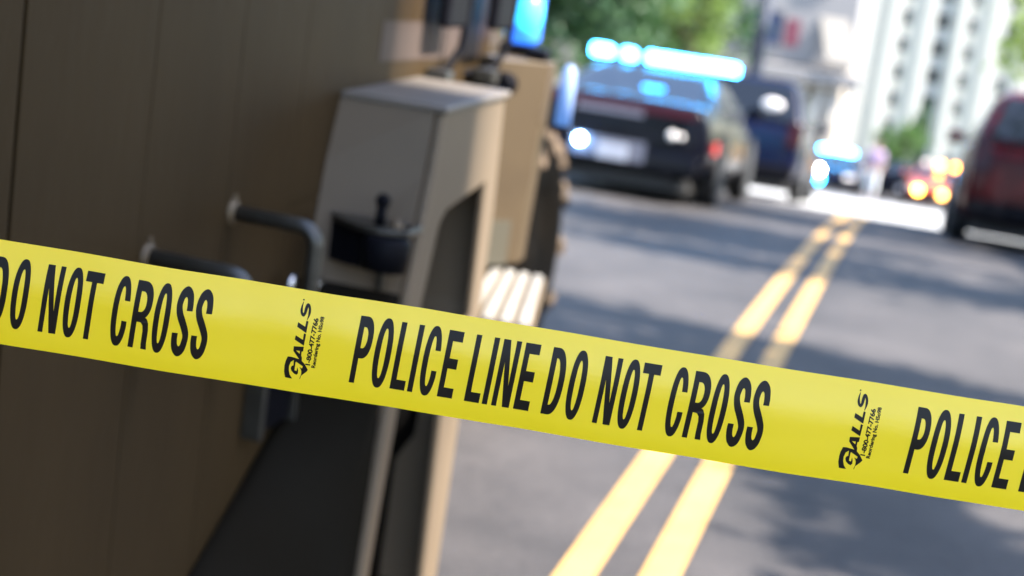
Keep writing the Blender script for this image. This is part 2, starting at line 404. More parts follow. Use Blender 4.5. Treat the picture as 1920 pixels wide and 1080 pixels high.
def strip_mesh(outline):
    bm = bmesh.new(); n = len(outline)//2; vs_ = [bm.verts.new((x, y, 0)) for x, y in outline]
    for i in range(n-1): bm.faces.new((vs_[i], vs_[i+1], vs_[2*n-2-i], vs_[2*n-1-i]))
    return bm
logo_b.append(strip_mesh(A1(pen([(562, 170), (533, 265), (520, 370), (533, 448), (572, 488), (608, 440), (626, 375), (645, 300), (672, 246), (707, 275), (727, 350), (722, 440), (702, 525), (668, 606)],
    30, 36, taper=lambda t: min(1, .25+t*5, .25+(1-t)*5)+.25*max(0, 1-abs(t-.5)*4)))))
def small_text(s, u0, u1, v0, v1, bold):
    """upright text turned to read up the tape, fitted to u0..u1 (cap top to base) and v0..v1 (start to end)"""
    cu = bpy.data.curves.new('tmp', 'FONT'); cu.body = s; cu.size = 1; cu.offset = bold; cu.resolution_u = 4
    bm = curve_mesh(cu)
    xs = [v.co.x for v in bm.verts]; ys = [v.co.y for v in bm.verts if True]
    x0, x1 = min(xs), max(xs); cap = .72
    for v in bm.verts:
        a, h = (v.co.x-x0)/(x1-x0), v.co.y/cap
        v.co = ((u1+(u0-u1)*h)+.02*0, v0+(v1-v0)*a, 0)
    return slice_grid(bm)
logo_b.append(small_text('1-800-477-7766', -86.8, -78.2, 19.5, 109, .042))
logo_b.append(small_text('Reordering No. HSo98', -75.0, -68.0, 16, 113.5, .042))
logo = merge(logo_b)
def print_on(name, src, du, lift):
    vs2, fs = src; us_ = [x+du for x, _ in vs2]
    if min(us_) < U_L+5 or max(us_) > U_R-5: return
    mb = MB(C0); mb.add([tape_pt(x+du, y, lift) for x, y in vs2], fs)
    o = bpy.data.objects.new(name, None); bpy.data.objects.remove(o)
    me = bpy.data.meshes.new(name); me.from_pydata([tuple(v) for v in mb.v], [], mb.f); me.materials.append(M['ink'])
    me.polygons.foreach_set('use_smooth', [True]*len(me.polygons))
    o = bpy.data.objects.new(name, me); COL.objects.link(o); o.parent = tape_root
for k in range(-1, 14):
    print_on('lettering', phrase, 1057.5*k, .00022); print_on('maker_mark', logo, 1057.5*k, .00022)

# ---------------------------------------------------------------- armoured truck
TR = Vector((-2.1, 1.5, 0))
truck = thing('armoured_truck', 'tan armoured truck with flat steel side and boxed wheel guard beside the yellow lines', 'armoured truck', tuple(TR))
def T(name, mb, m, parent=truck, **k): return obj(name, mb, m, parent, **k)
def tb(): return MB(TR)
XW = -.93
arch = [(-.945, 1.12), (-.945, 2.45), (-1.15, 2.85), (-3.1, 2.85), (-3.31, 2.45), (-3.31, 1.12)]
sec = [(-.945, .74), (-.945, 2.45), (-1.15, 2.85), (-3.1, 2.85), (-3.31, 2.45), (-3.31, .74), (-2.75, .36), (-1.5, .36)]
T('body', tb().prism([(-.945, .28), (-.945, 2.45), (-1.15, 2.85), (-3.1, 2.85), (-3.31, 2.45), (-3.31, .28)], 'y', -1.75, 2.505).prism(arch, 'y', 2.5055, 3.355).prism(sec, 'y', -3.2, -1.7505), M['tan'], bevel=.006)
# side plates with narrow gaps between them
ye = [-3.2, -.35, 1.543, 1.852, 2.115, 2.356, 3.43]
for i in range(len(ye)-1):
    g0 = .0035 if i in (1, 2) else .0009
    g1 = .0035 if i+1 in (1, 2) else .0009
    zb_ = (.742, .285, .285, .285, .285, 1.1)[i]
    q = [(y, z) for y, z in ((ye[i]+g0, zb_), (ye[i+1]-g1, zb_), (ye[i+1]-g1, 2.445), (ye[i]+g0, 2.445))]
    nm = 'door' if i == 1 else 'side_panel'
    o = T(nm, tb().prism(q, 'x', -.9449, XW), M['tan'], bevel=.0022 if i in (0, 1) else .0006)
    if i == 1:
        T('door_handle', tb().tube([(-.93, .2, 1.2), (-.88, .2, 1.2), (-.88, .34, 1.2), (-.93, .34, 1.2)], .009), M['tube'], o)
T('painted_reflection', tb().prism([(2.70, 1.318), (3.35, 1.314), (3.35, 1.384), (2.70, 1.390)], 'x', XW+.0003, XW+.0015), M['lilac'])  # thin lilac strip painted in place of a reflection on the wall
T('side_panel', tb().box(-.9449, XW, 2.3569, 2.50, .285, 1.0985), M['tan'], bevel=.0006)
# hood and front end
hood = [(-1.68, .62), (-1.68, 1.18), (-1.75, 1.3), (-2.8, 1.3), (-2.94, 1.18), (-2.94, .72), (-2.5, .5), (-1.8, .5)]
T('hood', tb().prism(hood, 'y', 3.431, 6.5), M['tan'], bevel=.02)
T('bumper', tb().box(-2.75, -1.8, 6.501, 6.7, .5, .85), M['tan_dirty'], bevel=.02)
T('windscreen', tb().hexa([(-1.2, 3.436, 1.7), (-3.05, 3.436, 1.7), (-3.05, 3.436, 2.4), (-1.2, 3.436, 2.4)], [(-1.2, 3.45, 1.7), (-3.05, 3.45, 1.7), (-3.05, 3.45, 2.4), (-1.2, 3.45, 2.4)]), M['glass'])
for y in (-2.3, 2.97):
    T('axle_beam', tb().tube([(-2.95, y, .5), (-1.3, y, .5)], .07), M['dark'])
# wheels
def truck_wheel(xo, yc, zc, Rr, w, side=1):
    """xo: outer face; side +1 faces +x"""
    xi = xo-side*w; xm = (xo+xi)/2; h = w/2
    t = tb(); t.lathe([(-h*.8, Rr*.52), (-h, Rr*.62), (-h*1.02, Rr*.8), (-h*.92, Rr*.93), (-h*.75, Rr*.955), (h*.75, Rr*.955), (h*.92, Rr*.93), (h*1.02, Rr*.8), (h, Rr*.62), (h*.8, Rr*.52)], (xm, yc, zc), 'x', 56)
    wh = thing_part('wheel', t, M['rubber'])
    lug = tb(); n = 13
    for k in range(n):
        for sd in (-1, 1):
            a = 2*math.pi*(k+(.5 if sd < 0 else 0))/n; da = .085
            def P(x, r, aa): return (xm+x, yc+r*math.cos(aa), zc+r*math.sin(aa))
            x0, x1 = sd*h*.06, sd*h*1.03; sk = .2
            q0 = [P(x0, Rr*.945, a-da+sk), P(x0, Rr*.945, a+da+sk), P(x1*.93, Rr*.93, a+da), P(x1*.93, Rr*.93, a-da)]
            q1 = [P(x0, Rr*1.0, a-da*.8+sk), P(x0, Rr*1.0, a+da*.8+sk), P(x1*.93, Rr*.995, a+da*.8), P(x1*.93, Rr*.995, a-da*.8)]
            lug.hexa(q0, q1)
            q0 = [P(x1*.93, Rr*.93, a-da), P(x1*.93, Rr*.93, a+da), P(x1*.98, Rr*.8, a+da*.7), P(x1*.98, Rr*.8, a-da*.7)]
            q1 = [P(x1*.935, Rr*.995, a-da*.8), P(x1*.935, Rr*.995, a+da*.8), P(x1*1.12, Rr*.82, a+da*.6), P(x1*1.12, Rr*.82, a-da*.6)]
            lug.hexa(q0, q1)
    T('tread', lug, M['lug'], wh)
    rm = tb(); rm.lathe([(-h*.6, Rr*.52), (h*.2*side, Rr*.5), (h*.5*side, Rr*.2), (h*.9*side, Rr*.16), (h*.95*side, .02)], (xm, yc, zc), 'x', 40)
    T('rim', rm, M['rubber'], wh)
def thing_part(n, mb, m): return T(n, mb, m)
truck_wheel(-1.29, 5.8, zr(5.8)+.51, .51, .36)
truck_wheel(-.828, 2.72, zr(2.8)+.42, .42, .32)
truck_wheel(-.99, -2.3, .5, .5, .34)
for y, r_ in ((5.8, .49), (2.72, .42), (-2.3, .5)): truck_wheel(-3.2, y, zr(y)+r_, r_, .34, -1)
# wheel guard box
XO = -.75
face = [(2.537, 1.262), (2.93, 1.272), (2.962, 1.05), (2.962, .87), (2.915, .64), (2.90, .30), (2.80, .30), (2.775, .69), (2.895, .85), (2.872, 1.115), (2.632, 1.088), (2.598, 1.067),
        (2.556, .944), (2.497, .765), (2.45, .485), (2.432, .30), (2.378, .30), (2.402, .50), (2.437, .78), (2.466, .964), (2.52, 1.159)]
gd = T('wheel_guard', tb().prism(face, 'x', XO-.014, XO), M['grey_tan'], bevel=.004)
fr = [(2.378, .30), (2.402, .50), (2.437, .78), (2.466, .964), (2.52, 1.159), (2.5365, 1.2615)]
fl = [(1.80, .30), (2.02, .50), (2.40, .72), (2.462, .964), (2.50, 1.159), (2.5365, 1.2615)]
for nm, mm, ks in (('dark_reflection_plate', 'dark_reflection', range(0, 3)), ('front_plate', 'grey_tan', range(3, 5))):  # lower part of the plate coloured dark for the ground it reflects
    fp = tb(); rows = []
    for k in ks:
        for t in ((0, .25, .5, .75) if k < 3 else (0,)): rows.append((k, t))
    rows.append((ks[-1], 1.0)); g = []
    for k, t in rows:
        a = [fl[k][c]+(fl[k+1][c]-fl[k][c])*t for c in (0, 1)]; b = [fr[k][c]+(fr[k+1][c]-fr[k][c])*t for c in (0, 1)]
        NQ = 8 if ks[0] == 0 else 1
        g.append([(-.9295+(XO-.0145+.9295)*q/NQ, a[0]+(b[0]-a[0])*q/NQ, a[1]+(b[1]-a[1])*q/NQ) for q in range(NQ+1)])
    fp.add([p for r_ in g for p in r_], [(r*(NQ+1)+q, r*(NQ+1)+q+1, (r+1)*(NQ+1)+q+1, (r+1)*(NQ+1)+q) for r in range(len(g)-1) for q in range(NQ)], ks[0] == 0)
    fpo = T(nm, fp, M[mm], gd)
    sm_ = fpo.modifiers.new('t', 'SOLIDIFY'); sm_.thickness = .012; sm_.offset = 0
T('top_plate', tb().hexa([(-.93, 2.528, 1.262), (-.742, 2.528, 1.262), (-.742, 2.94, 1.2725), (-.93, 2.94, 1.2725)],
                         [(-.93, 2.528, 1.274), (-.742, 2.528, 1.274), (-.742, 2.94, 1.2845), (-.93, 2.94, 1.2845)]), M['toplit_plate'], gd, bevel=.004)
T('rear_plate', tb().prism([(2.93, 1.27), (2.948, 1.05), (2.948, .87), (2.90, .64), (2.888, .30), (2.876, .30), (2.888, .64), (2.936, .87), (2.936, 1.05), (2.918, 1.27)], 'x', -.93, XO-.0145), M['grey_tan'], gd)
# lamp bracket on the guard's face
br = T('lamp_bracket', tb().prism([(-.895, 2.462)]+[(-.895+.155*i/10, 2.452-.075*math.sin(math.pi*(i/10)*.75)) for i in range(11)]+[(-.74, 2.47)], 'z', 1.072, 1.082), M['tube'], gd, bevel=.002)
T('bracket_shield', tb().loft([[(-.89+.085*i/8, 2.45-.028*math.sin(math.pi*i/8*.6), z) for i in range(9)]+[(-.89+.085*i/8, 2.46-.028*math.sin(math.pi*i/8*.6), z) for i in range(8, -1, -1)] for z in (1.005, 1.071)], smooth=False), M['black'], br)
T('lamp_drum', tb().lathe([(0, .02), (.004, .036), (.05, .038), (.058, .03)], (-.772, 2.392, 1.012), 'z', 28), M['black'], br)
T('lamp_knob', tb().tube([(-.795, 2.41, 1.083), (-.794, 2.41, 1.112)], [.009, .0085]).ball((-.7935, 2.41, 1.122), .0125), M['black'], br)
T('bracket_clip', tb().box(-.80, -.79, 2.44, 2.452, .97, 1.004), M['tube'], br)
T('wing_nut', tb().lathe([(0, .012), (.006, .012), (.008, .006), (.014, .006), (.016, .001)], (-.765, 2.405, 1.0825), 'z', 6), M['tan_dirty'], br)
# grab rails
def rail(y, z, xr, zb, r=.0118):
    rad = .028; pts = [(XW-.012, y, z)]
    pts += [(xr-rad, y, z-.002)]+[(xr-rad+rad*math.sin(R(a)), y, z-.002-rad+rad*math.cos(R(a))) for a in (15, 30, 45, 60, 75, 90)]
    pts += [(xr-.001, y, zb+rad)]+[(xr-rad+rad*math.cos(R(a)), y, zb+rad-rad*math.sin(R(a))) for a in (15, 30, 45, 60, 75, 90)]+[(XW-.012, y, zb)]
    o = T('grab_rail', tb().tube(pts, r, 16), M['tube'])
    for zz in (z, zb):
        T('weld_collar', tb().lathe([(-.002, .02), (.003, .0195), (.008, .0135)], (XW, y, zz), 'x', 20), M['tan_dirty'], o)
        T('weld_tab', tb().prism([(y-.006, zz+.01), (y+.006, zz+.01), (y+.004, zz+.026), (y-.004, zz+.026)], 'x', XW+.0001, XW+.005), M['tan_dirty'], o)
rail(2.137, 1.112, -.797, .905)
rail(1.878, 1.083, -.785, .955)
# latch below the rails
la = T('latch', tb().box(-.93, -.905, 2.262, 2.4, .74, .84), M['black'], bevel=.004)
for y in (2.262, 2.4): T('latch_bar', tb().box(-.93, -.895, y-.008, y+.008, .735, .86), M['tube'], la, bevel=.003)
T('chain_link', tb().lathe([(-.006, .012), (0, .018), (.006, .012)], (-.9, 2.33, .978), 'x', 20), M['chrome'], la)
T('chain_link', tb().ball((-.895, 2.425, .965), (.012, .02, .012)), M['chrome'], la)
# rear face of the forward guard, step and slots
gq = lambda xo, z: [(-.93, 3.36, z), (-.882, 3.36, z), (xo, 3.45, z), (xo, 3.52, z), (-.93, 3.52, z)]
fg = T('forward_guard', tb().loft([gq(-.806, .862), gq(-.792, 1.318)], smooth=False), M['tan_sunlit'], bevel=.005)
T('guard_panel', tb().prism([(-.876, 3.362), (-.826, 3.4215), (-.823, 3.4185), (-.873, 3.359)], 'z', .862, .962), M['olive'], fg)
T('slot', tb().box(-.897, -.885, 3.352, 3.3598, 1.015, 1.10), M['black'], fg)
def sp_(u, v, d):      # u across, v down the slope
    x0 = -.883; x1 = -.727+(.037)*v
    return (x0+(x1-x0)*u, 3.425-.235*v, .852-.068*v+d)
stp = T('step', tb().hexa([sp_(0, 0, -.02), sp_(1, 0, -.02), sp_(1, 1, -.02), sp_(0, 1, -.02)], [sp_(0, 0, -.006), sp_(1, 0, -.006), sp_(1, 1, -.006), sp_(0, 1, -.006)]), M['tan_dirty'], bevel=.002)
sl = tb()
for k in range(5):
    a, b = .0+k*.205, .0+k*.205+.125
    sl.hexa([sp_(a, .02, -.0058), sp_(b, .02, -.0058), sp_(b, .98, -.0058), sp_(a, .98, -.0058)], [sp_(a, .02, .003), sp_(b, .02, .003), sp_(b, .98, .003), sp_(a, .98, .003)])
T('tread_bars', sl, M['step'], stp, bevel=.001)
# mirrors, rods and lamps by the windscreen
def mirror(y, x, z0):
    o = T('side_mirror', tb().box(x-.012, x+.012, y, y+.13, z0, z0+.17), M['black'], bevel=.008)
    T('mirror_cap', tb().box(x-.013, x+.014, y-.004, y+.134, z0+.1705, z0+.20), M['chrome'], o, bevel=.01)
    T('mirror_arm', tb().tube([(x+.005, y+.15, z0+.26), (x+.004, y+.155, z0+.05), (x, y+.15, z0-.04), (x-.015, y+.11, z0-.085), (x-.06, y+.06, z0-.10), (XW-.02, y+.05, z0-.105)], .0085), M['black'], o)
    T('mirror_clamp', tb().box(x-.04, x+.006, y+.055, y+.10, z0-.115, z0-.085), M['tube'], o, bevel=.004)
mirror(2.92, -.888, 1.383)
mirror(3.20, -.87, 1.38)
T('marker_lamp', tb().box(-.928, -.88, 3.30, 3.3595, 1.235, 1.285), M['black'], bevel=.006)
T('marker_lamp', tb().box(-.845, -.80, 3.434, 3.49, 1.3185, 1.345), M['black'], bevel=.006)
T('fog_lamp', tb().lathe([(0, .02), (.006, .026), (.04, .028), (.05, .016)], (-.872, 3.352, 1.262), 'y', 24), M['black'])
bl = T('warning_beacon', tb().box(-.93, -.85, 3.505, 3.60, 1.319, 1.345), M['black'], bevel=.006)
T('beacon_lens', tb().lathe([(0, .030), (.012, .041), (.13, .041), (.235, .034), (.262, .012)], (-.889, 3.552, 1.3455), 'z', 32), M['beacon'], bl)
T('beacon_lamp', tb().ball((-.878, 3.535, 1.415), (.034, .034, .052), 20), M['beacon_core'], bl)
bl = T('warning_beacon', tb().box(-.7805, -.74, 3.48, 3.55, 1.165, 1.18), M['black'], bevel=.004)
T('beacon_lens', tb().lathe([(0, .018), (.09, .018), (.125, .014), (.135, .004)], (-.762, 3.52, 1.1805), 'z', 28), M['pale_lens'], bl)

# ---------------------------------------------------------------- cars
def wheel_part(root, x, y, r, w=.22, rim_m='chrome'):
    s = 1 if x > 0 else -1
    t = MB().lathe([(-w/2, r*.62), (-w/2, r*.9), (-w*.42, r), (w*.42, r), (w/2, r*.9), (w/2, r*.62)], (x, y, r), 'x', 36)
    wh = obj('wheel', t, M['tyre'], root)
    rm = MB().lathe([(s*w*.35, r*.64), (s*w*.5, r*.6), (s*w*.4, r*.5), (s*w*.3, r*.2), (s*w*.45, r*.12), (s*w*.46, .01)], (x, y, r), 'x', 30)
    obj('rim', rm, M[rim_m], wh)
def car(name, label, cat, loc, yaw, p, group=None):
    """p: L W H belt, trunk/hood shape; local origin = middle of the rear at road level, +y forward"""
    Y = loc[1]; slope = math.atan((zr(Y+4)-zr(Y))/4)
    root = thing(name, label, cat, (loc[0], Y, zr(Y)+.002), (slope*math.cos(yaw), 0, yaw), group)
    L, Wd, H, B = p['L'], p['W'], p['H'], p['belt']; suv = p.get('suv'); m = M[p['mat']]; hw = Wd/2
    hood = p.get('hood', B-.08); nose = p.get('nose', B-.28); deck = p.get('deck', B+.0)
    # body: cross sections along y
    def section(y, w, z0, z1, tum):
        q = [(0, z0), (w*.8, z0), (w*.97, z0+.08), (w, z0+(z1-z0)*.42), (w*.985, z0+(z1-z0)*.7), (w*(1-tum), z1-.03), (w*(1-tum)-.05, z1), (0, z1+.015)]
        return [(x, y, z) for x, z in q]+[(-x, y, z) for x, z in q[-2:0:-1]]
    prof = [(0.0, hw*.86, .42, deck-.12, .06), (.05, hw*.93, .33, deck-.03, .06), (.22, hw*.98, .25, deck, .07), (.8, hw, .2, deck if not suv else B, .07), (1.4, hw, .2, B, .07), (L*.5, hw, .2, B, .06),
            (L*.68, hw, .2, B-.02, .07), (L*.74, hw*.99, .2, hood, .08), (L*.9, hw*.95, .22, hood-.07, .1), (L*.97, hw*.88, .28, nose, .1), (L, hw*.78, .36, nose-.12, .1)]
    b = MB().loft([section(*a) for a in prof])
    body = obj('body', b, m, root, subsurf=1)
    # cabin
    y0, y1, y2, y3 = p['cab']      # rear base, rear roof, front roof, front base
    wb, wt = hw*.94, hw*p.get('wt', .72); zb = B-.03; zt = H
    base = [(-wb, y0), (wb, y0), (wb, y3), (-wb, y3)]; top = [(-wt, y1), (wt, y1), (wt*.97, y2), (-wt*.97, y2)]
    rings = []
    for t in (0, .35, .7, .92, 1.0):
        k = t; z = zb+(zt-zb)*(t if t < 1 else 1); inset = .0 if t < .95 else .1
        rg = []
        for (bx, by), (tx, ty) in zip(base, top):
            x = bx+(tx-bx)*k; y = by+(ty-by)*k
            x -= math.copysign(inset, x); y += inset if by == y0 else -inset
            rg.append((x, y, z+(0.02 if t == 1 else 0)))
        rings.append(rg)
    cab = MB().loft(rings, smooth=False)
    obj('roof', cab, m, root, bevel=.1, seg=5)
    def pane(nm, q, out=.012, th=.012, mm='glass'):
        a, b_, c, d = [Vector(x) for x in q]; n = (b_-a).cross(d-a).normalized()
        ctr = (a+b_+c+d)/4
        if n.dot(ctr-Vector((0, (y1+y2)/2, B))) < 0: n = -n
        return obj(nm, MB().hexa([x+n*.002 for x in (a, b_, c, d)], [x+n*out for x in (a, b_, c, d)]), M[mm], root, bevel=.006)
    def lerp(p_, q_, t): return tuple(a+(b_-a)*t for a, b_ in zip(p_, q_))
    def facequad(i, j, u0, u1, v0, v1):
        bi, bj = (*base[i], zb), (*base[j], zb); ti, tj = (*top[i], zt), (*top[j], zt)
        def pt(u, v): return lerp(lerp(bi, bj, u), lerp(ti, tj, u), v)
        return [pt(u0, v0), pt(u1, v0), pt(u1, v1), pt(u0, v1)]
    pane('rear_window', facequad(0, 1, .07, .93, .1, .9))
    pane('windscreen', facequad(2, 3, .06, .94, .08, .92))
    for i, j in ((1, 2), (0, 3)):
        cuts = p.get('win', [(.13, .5), (.53, .9)])
        for a, c in cuts: pane('side_window', facequad(i, j, a, c, .1, .86))
    r = p.get('r', .35)
    for x in (-1, 1):
        for y in (p.get('ro', 1.05), L-.95):
            obj('wheel_arch', MB().lathe([(0, r*1.12), (.012, r*1.12)], (x*(hw-.004)-(.012 if x < 0 else 0), y, r+.01), 'x', 30), M['black'], root)
            wheel_part(root, x*(hw-.085), y, r, .22, p.get('rim', 'chrome'))
        mr = obj('mirror', MB().loft([[(x*(hw*.93+d), L*.64+e, B+.05+s_) for e, s_ in ((0, -.04), (.1, -.04), (.1, .1), (0, .1))] for d in (.02, .2)], smooth=False), m, root, bevel=.03)
    # rear end
    if p.get('strip'):
        obj('taillight', MB().hexa([(-hw*.8, -.006, deck-.165), (hw*.8, -.006, deck-.165), (hw*.8, .02, deck-.06), (-hw*.8, .02, deck-.06)], [(-hw*.8, -.03, deck-.16), (hw*.8, -.03, deck-.16), (hw*.8, -.005, deck-.065), (-hw*.8, -.005, deck-.065)]), M['tail'], root, bevel=.01)
    else:
        for x in (-1, 1):
            xa, xb = x*hw*.72, x*hw*.93; z0, z1 = (B-.33, B+.02) if suv else (deck-.2, deck-.06)
            obj('taillight', MB().hexa([(xa, -.012, z0), (xb, -.0, z0), (xb, .05, z1), (xa, .03, z1)], [(xa, .12, z0), (xb, .16, z0), (xb, .2, z1), (xa, .15, z1)]), M[p.get('tail', 'tail')], root, bevel=.012)
    obj('underbody', MB().box(-hw*.8, hw*.8, .12, L-.3, .13, .26), M['dark'], root)
    obj('bumper', MB().loft([[(-hw*.88, y, .3), (hw*.88, y, .3), (hw*.9, y, .5), (-hw*.9, y, .5)] for y in (-.06, .1)], smooth=False), M[p.get('bump', 'black')], root, bevel=.04)
    pz = p.get('plate', .43)
    obj('number_plate', MB().box(-.155, .155, -.075, -.062, pz-.075, pz+.08), M['plate'], root, bevel=.004)
    for x in (-1, 1):
        obj('headlight', MB().hexa([(x*hw*.5, L-.10, nose-.16), (x*hw*.84, L-.2, nose-.14), (x*hw*.84, L-.2, nose-.04), (x*hw*.5, L-.10, nose-.04)],
            [(x*hw*.5, L+.005, nose-.16), (x*hw*.82, L-.08, nose-.14), (x*hw*.82, L-.09, nose-.05), (x*hw*.5, L-.02, nose-.05)]), M[p.get('head', 'rev')], root, bevel=.01)
    obj('grille', MB().box(-hw*.42, hw*.42, L-.06, L+.012, nose-.3, nose-.12), M['black'], root, bevel=.02)
    return root
def light_bar(root, y, z, ln, mods, h=.085, d=.28, lens_m='led_blue', x0=0):
    o = obj('light_bar', MB().box(x0-ln/2, x0+ln/2, y, y+d, z, z+.04), M['black'], root, bevel=.012)
    for sx in (-.3, .3): obj('bar_foot', MB().box(x0+sx*ln-.04, x0+sx*ln+.04, y+.05, y+d-.05, z-.05, z-.0005), M['black'], o)
    for a, b, mm in mods:
        obj('light_module', MB().box(x0-ln/2+ln*a, x0-ln/2+ln*b, y-.004, y+d+.004, z+.0405, z+.04+h), M[mm], o, bevel=.02)
    return o

sedan = dict(L=5.0, W=1.88, H=1.33, belt=.98, deck=1.0, cab=(.6, 1.6, 2.75, 3.75), wt=.66, mat='car_black', strip=True, r=.36, bump='car_black', rim='steel_grey')
A = car('police_car', 'black patrol sedan seen from behind with glowing blue roof bar, parked past the armoured truck', 'police car', (-2.79, 15.35), R(0), sedan, 'police vehicles with blue lights')
light_bar(A, 1.95, 1.36, 1.6, [(.0, .12, 'led_blue'), (.215, .285, 'led_blue'), (.385, .68, 'led_blue'), (.685, 1.0, 'led_blue')], h=.11, x0=.03)
obj('trunk_lettering_strip', MB().hexa([(-.43, -.004, .80), (.24, -.004, .80), (.24, .004, .88), (-.43, .004, .88)], [(-.43, -.03, .80), (.24, -.03, .80), (.24, -.022, .88), (-.43, -.022, .88)]), M['white_strip'], A)
obj('plate_recess_panel', MB().box(-.42, .32, -.0615, -.06, .36, .56), M['white_strip'], A)
obj('strobe', MB().ball((-.33, -.09, .50), .04), M['led_spot'], A)
obj('deck_light', MB().box(.03, .24, .95, 1.02, 1.06, 1.13), M['led_cyan'], A)
for x, q in ((.55, .045), (.64, .03)): obj('reversing_lamp', MB().ball((x, -.03, .67), (q, .04, q)), M['rev'], A)
obj('side_marker', MB().box(.925, .945, .35, .55, .55, .66), M['tail_lit'], A)
for x in (-.55, .55): obj('exhaust_tip', MB().tube([(x, -.08, .27), (x, .1, .27)], .035), M['black'], A)

suv = dict(L=5.0, W=1.98, H=1.74, belt=1.12, deck=1.1, suv=True, cab=(.12, .5, 3.0, 3.75), mat='car_blue', r=.38, win=[(.05, .3), (.33, .6), (.63, .93)], plate=.8, rim='steel_grey')
Bc = car('police_car', 'dark blue patrol utility vehicle with pale lamp in its rear window', 'police car', (-2.48, 23.5), R(0), suv, 'police vehicles with blue lights')
obj('reversing_lamp', MB().ball((.42, .06, 1.36), (.16, .04, .09)), M['rev'], Bc)
redp = dict(L=4.8, W=1.92, H=1.70, belt=1.13, deck=1.1, suv=True, cab=(.1, .55, 2.9, 3.65), mat='car_red', r=.37, win=[(.05, .3), (.33, .6), (.63, .93)], plate=.8, rim='steel_grey')
Rd = car('parked_car', 'dark red utility vehicle in the lane beside the yellow lines', 'car', (1.53, 17.6), R(0), redp)
obj('tailgate_trim', MB().hexa([(-.6, -.004, 1.0), (.6, -.004, 1.0), (.6, .002, 1.07), (-.6, .002, 1.07)], [(-.6, -.03, 1.0), (.6, -.03, 1.0), (.6, -.025, 1.07), (-.6, -.025, 1.07)]), M['car_red'], Rd)

sm = dict(sedan); sm.update(mat='car_blue', H=1.24, belt=.9, deck=.9)
Cc = car('police_car', 'distant patrol car facing the camera with blue and white lights, beyond the crossing road', 'police car', (-2.35, 56.5), R(180), sm, 'police vehicles with blue lights')
light_bar(Cc, 2.2, 1.235, 1.15, [(.0, .48, 'led_blue'), (.52, 1, 'led_blue')], h=.13)
pb = obj('push_bumper', MB().tube([(-.4, 5.08, .3), (-.4, 5.1, .7), (.4, 5.1, .7), (.4, 5.08, .3)], .03), M['black'], Cc)
obj('grille_strobe', MB().ball((.36, 5.2, .62), .12), M['led_white'], pb)
obj('grille_strobe', MB().ball((.3, 5.19, .34), .12), M['led_strobe'], pb)
om = dict(sedan); om.update(mat='car_orange', L=5.0, W=1.9, H=1.28, belt=.92, deck=.92, bump='car_orange')
D = car('emergency_vehicle', 'orange red emergency vehicle with amber lamps far down the street beside the dark red car', 'emergency vehicle', (.93, 57), R(180), om)
lbD = light_bar(D, 2.4, 1.27, 1.4, [(.42, .58, 'rev')], h=.09)
for x, mm in ((.42, 'rev'), (-.08, 'led_amber'), (-.56, 'led_orange')): obj('roof_lamp', MB().ball((x, 2.9, 1.40), .1), M[mm], lbD)
obj('grille_lamp', MB().ball((.5, 5.05, .50), .11), M['led_amber'], D)
for x in (-.25, -.5): obj('grille_lamp', MB().ball((x, 5.05, .46), .11), M['led_dimamber'], D)
sv = dict(sedan); sv.update(mat='car_silver', L=4.5, W=1.8, cab=(.7, 1.3, 2.5, 3.3), strip=False)
car('parked_car', 'silver sedan far away between the distant patrol car and the person', 'car', (-1.75, 60), R(0), sv)
sv2 = dict(sv); sv2.update(mat='car_black')
car('parked_car', 'small dark sedan far away between the person and the orange vehicle', 'car', (-.1, 58.5), R(0), sv2)

# ---------------------------------------------------------------- person in the distance
def skin_body(name, joints, edges, m, parent, sub=2):
    me = bpy.data.meshes.new(name); me.from_pydata([j[0] for j in joints], edges, []); me.materials.append(m)
    o = bpy.data.objects.new(name, me); COL.objects.link(o); o.parent = parent
    md = o.modifiers.new('skin', 'SKIN'); md.use_smooth_shade = True
    for i, j in enumerate(joints): me.skin_vertices[0].data[i].radius = (j[1], j[1]*(j[2] if len(j) > 2 else 1))
    me.skin_vertices[0].data[0].use_root = True
    s = o.modifiers.new('s', 'SUBSURF'); s.levels = s.render_levels = sub
    return o
pr = thing('person', 'distant person in pale purple top and white trousers standing on the crossing road', 'person', (-.98, 49.2, zr(49.2)+.003), (0, 0, R(170)))
skin_body('body', [((0, 0, .92), .14, .75), ((0, 0, 1.12), .13, .75), ((0, 0, 1.36), .16, .7), ((0, 0, 1.5), .055), ((0, .01, 1.56), .06), ((0, .015, 1.66), .095), ((0, .01, 1.74), .06),
    ((.19, 0, 1.42), .055), ((.25, .02, 1.15), .042), ((.23, .1, .92), .034), ((.235, .13, .82), .035), ((-.19, 0, 1.42), .055), ((-.25, .02, 1.15), .042), ((-.23, .1, .92), .034), ((-.235, .13, .82), .035),
    ((.1, 0, .84), .09), ((.11, .02, .48), .06), ((.11, 0, .09), .045), ((.115, .14, .04), .035), ((-.1, 0, .84), .09), ((-.11, .02, .48), .06), ((-.11, -.02, .09), .045), ((-.115, .12, .04), .035)],
    [(0, 1), (1, 2), (2, 3), (3, 4), (4, 5), (5, 6), (2, 7), (7, 8), (8, 9), (9, 10), (2, 11), (11, 12), (12, 13), (13, 14), (0, 15), (15, 16), (16, 17), (17, 18), (0, 19), (19, 20), (20, 21), (21, 22)], M['skin'], pr)
skin_body('shirt', [((0, 0, .96), .165, .8), ((0, 0, 1.12), .155, .8), ((0, 0, 1.37), .18, .75), ((0, 0, 1.45), .11), ((.2, 0, 1.42), .075), ((.25, .02, 1.2), .065), ((-.2, 0, 1.42), .075), ((-.25, .02, 1.2), .065)],
    [(0, 1), (1, 2), (2, 3), (2, 4), (4, 5), (2, 6), (6, 7)], M['shirt'], pr)
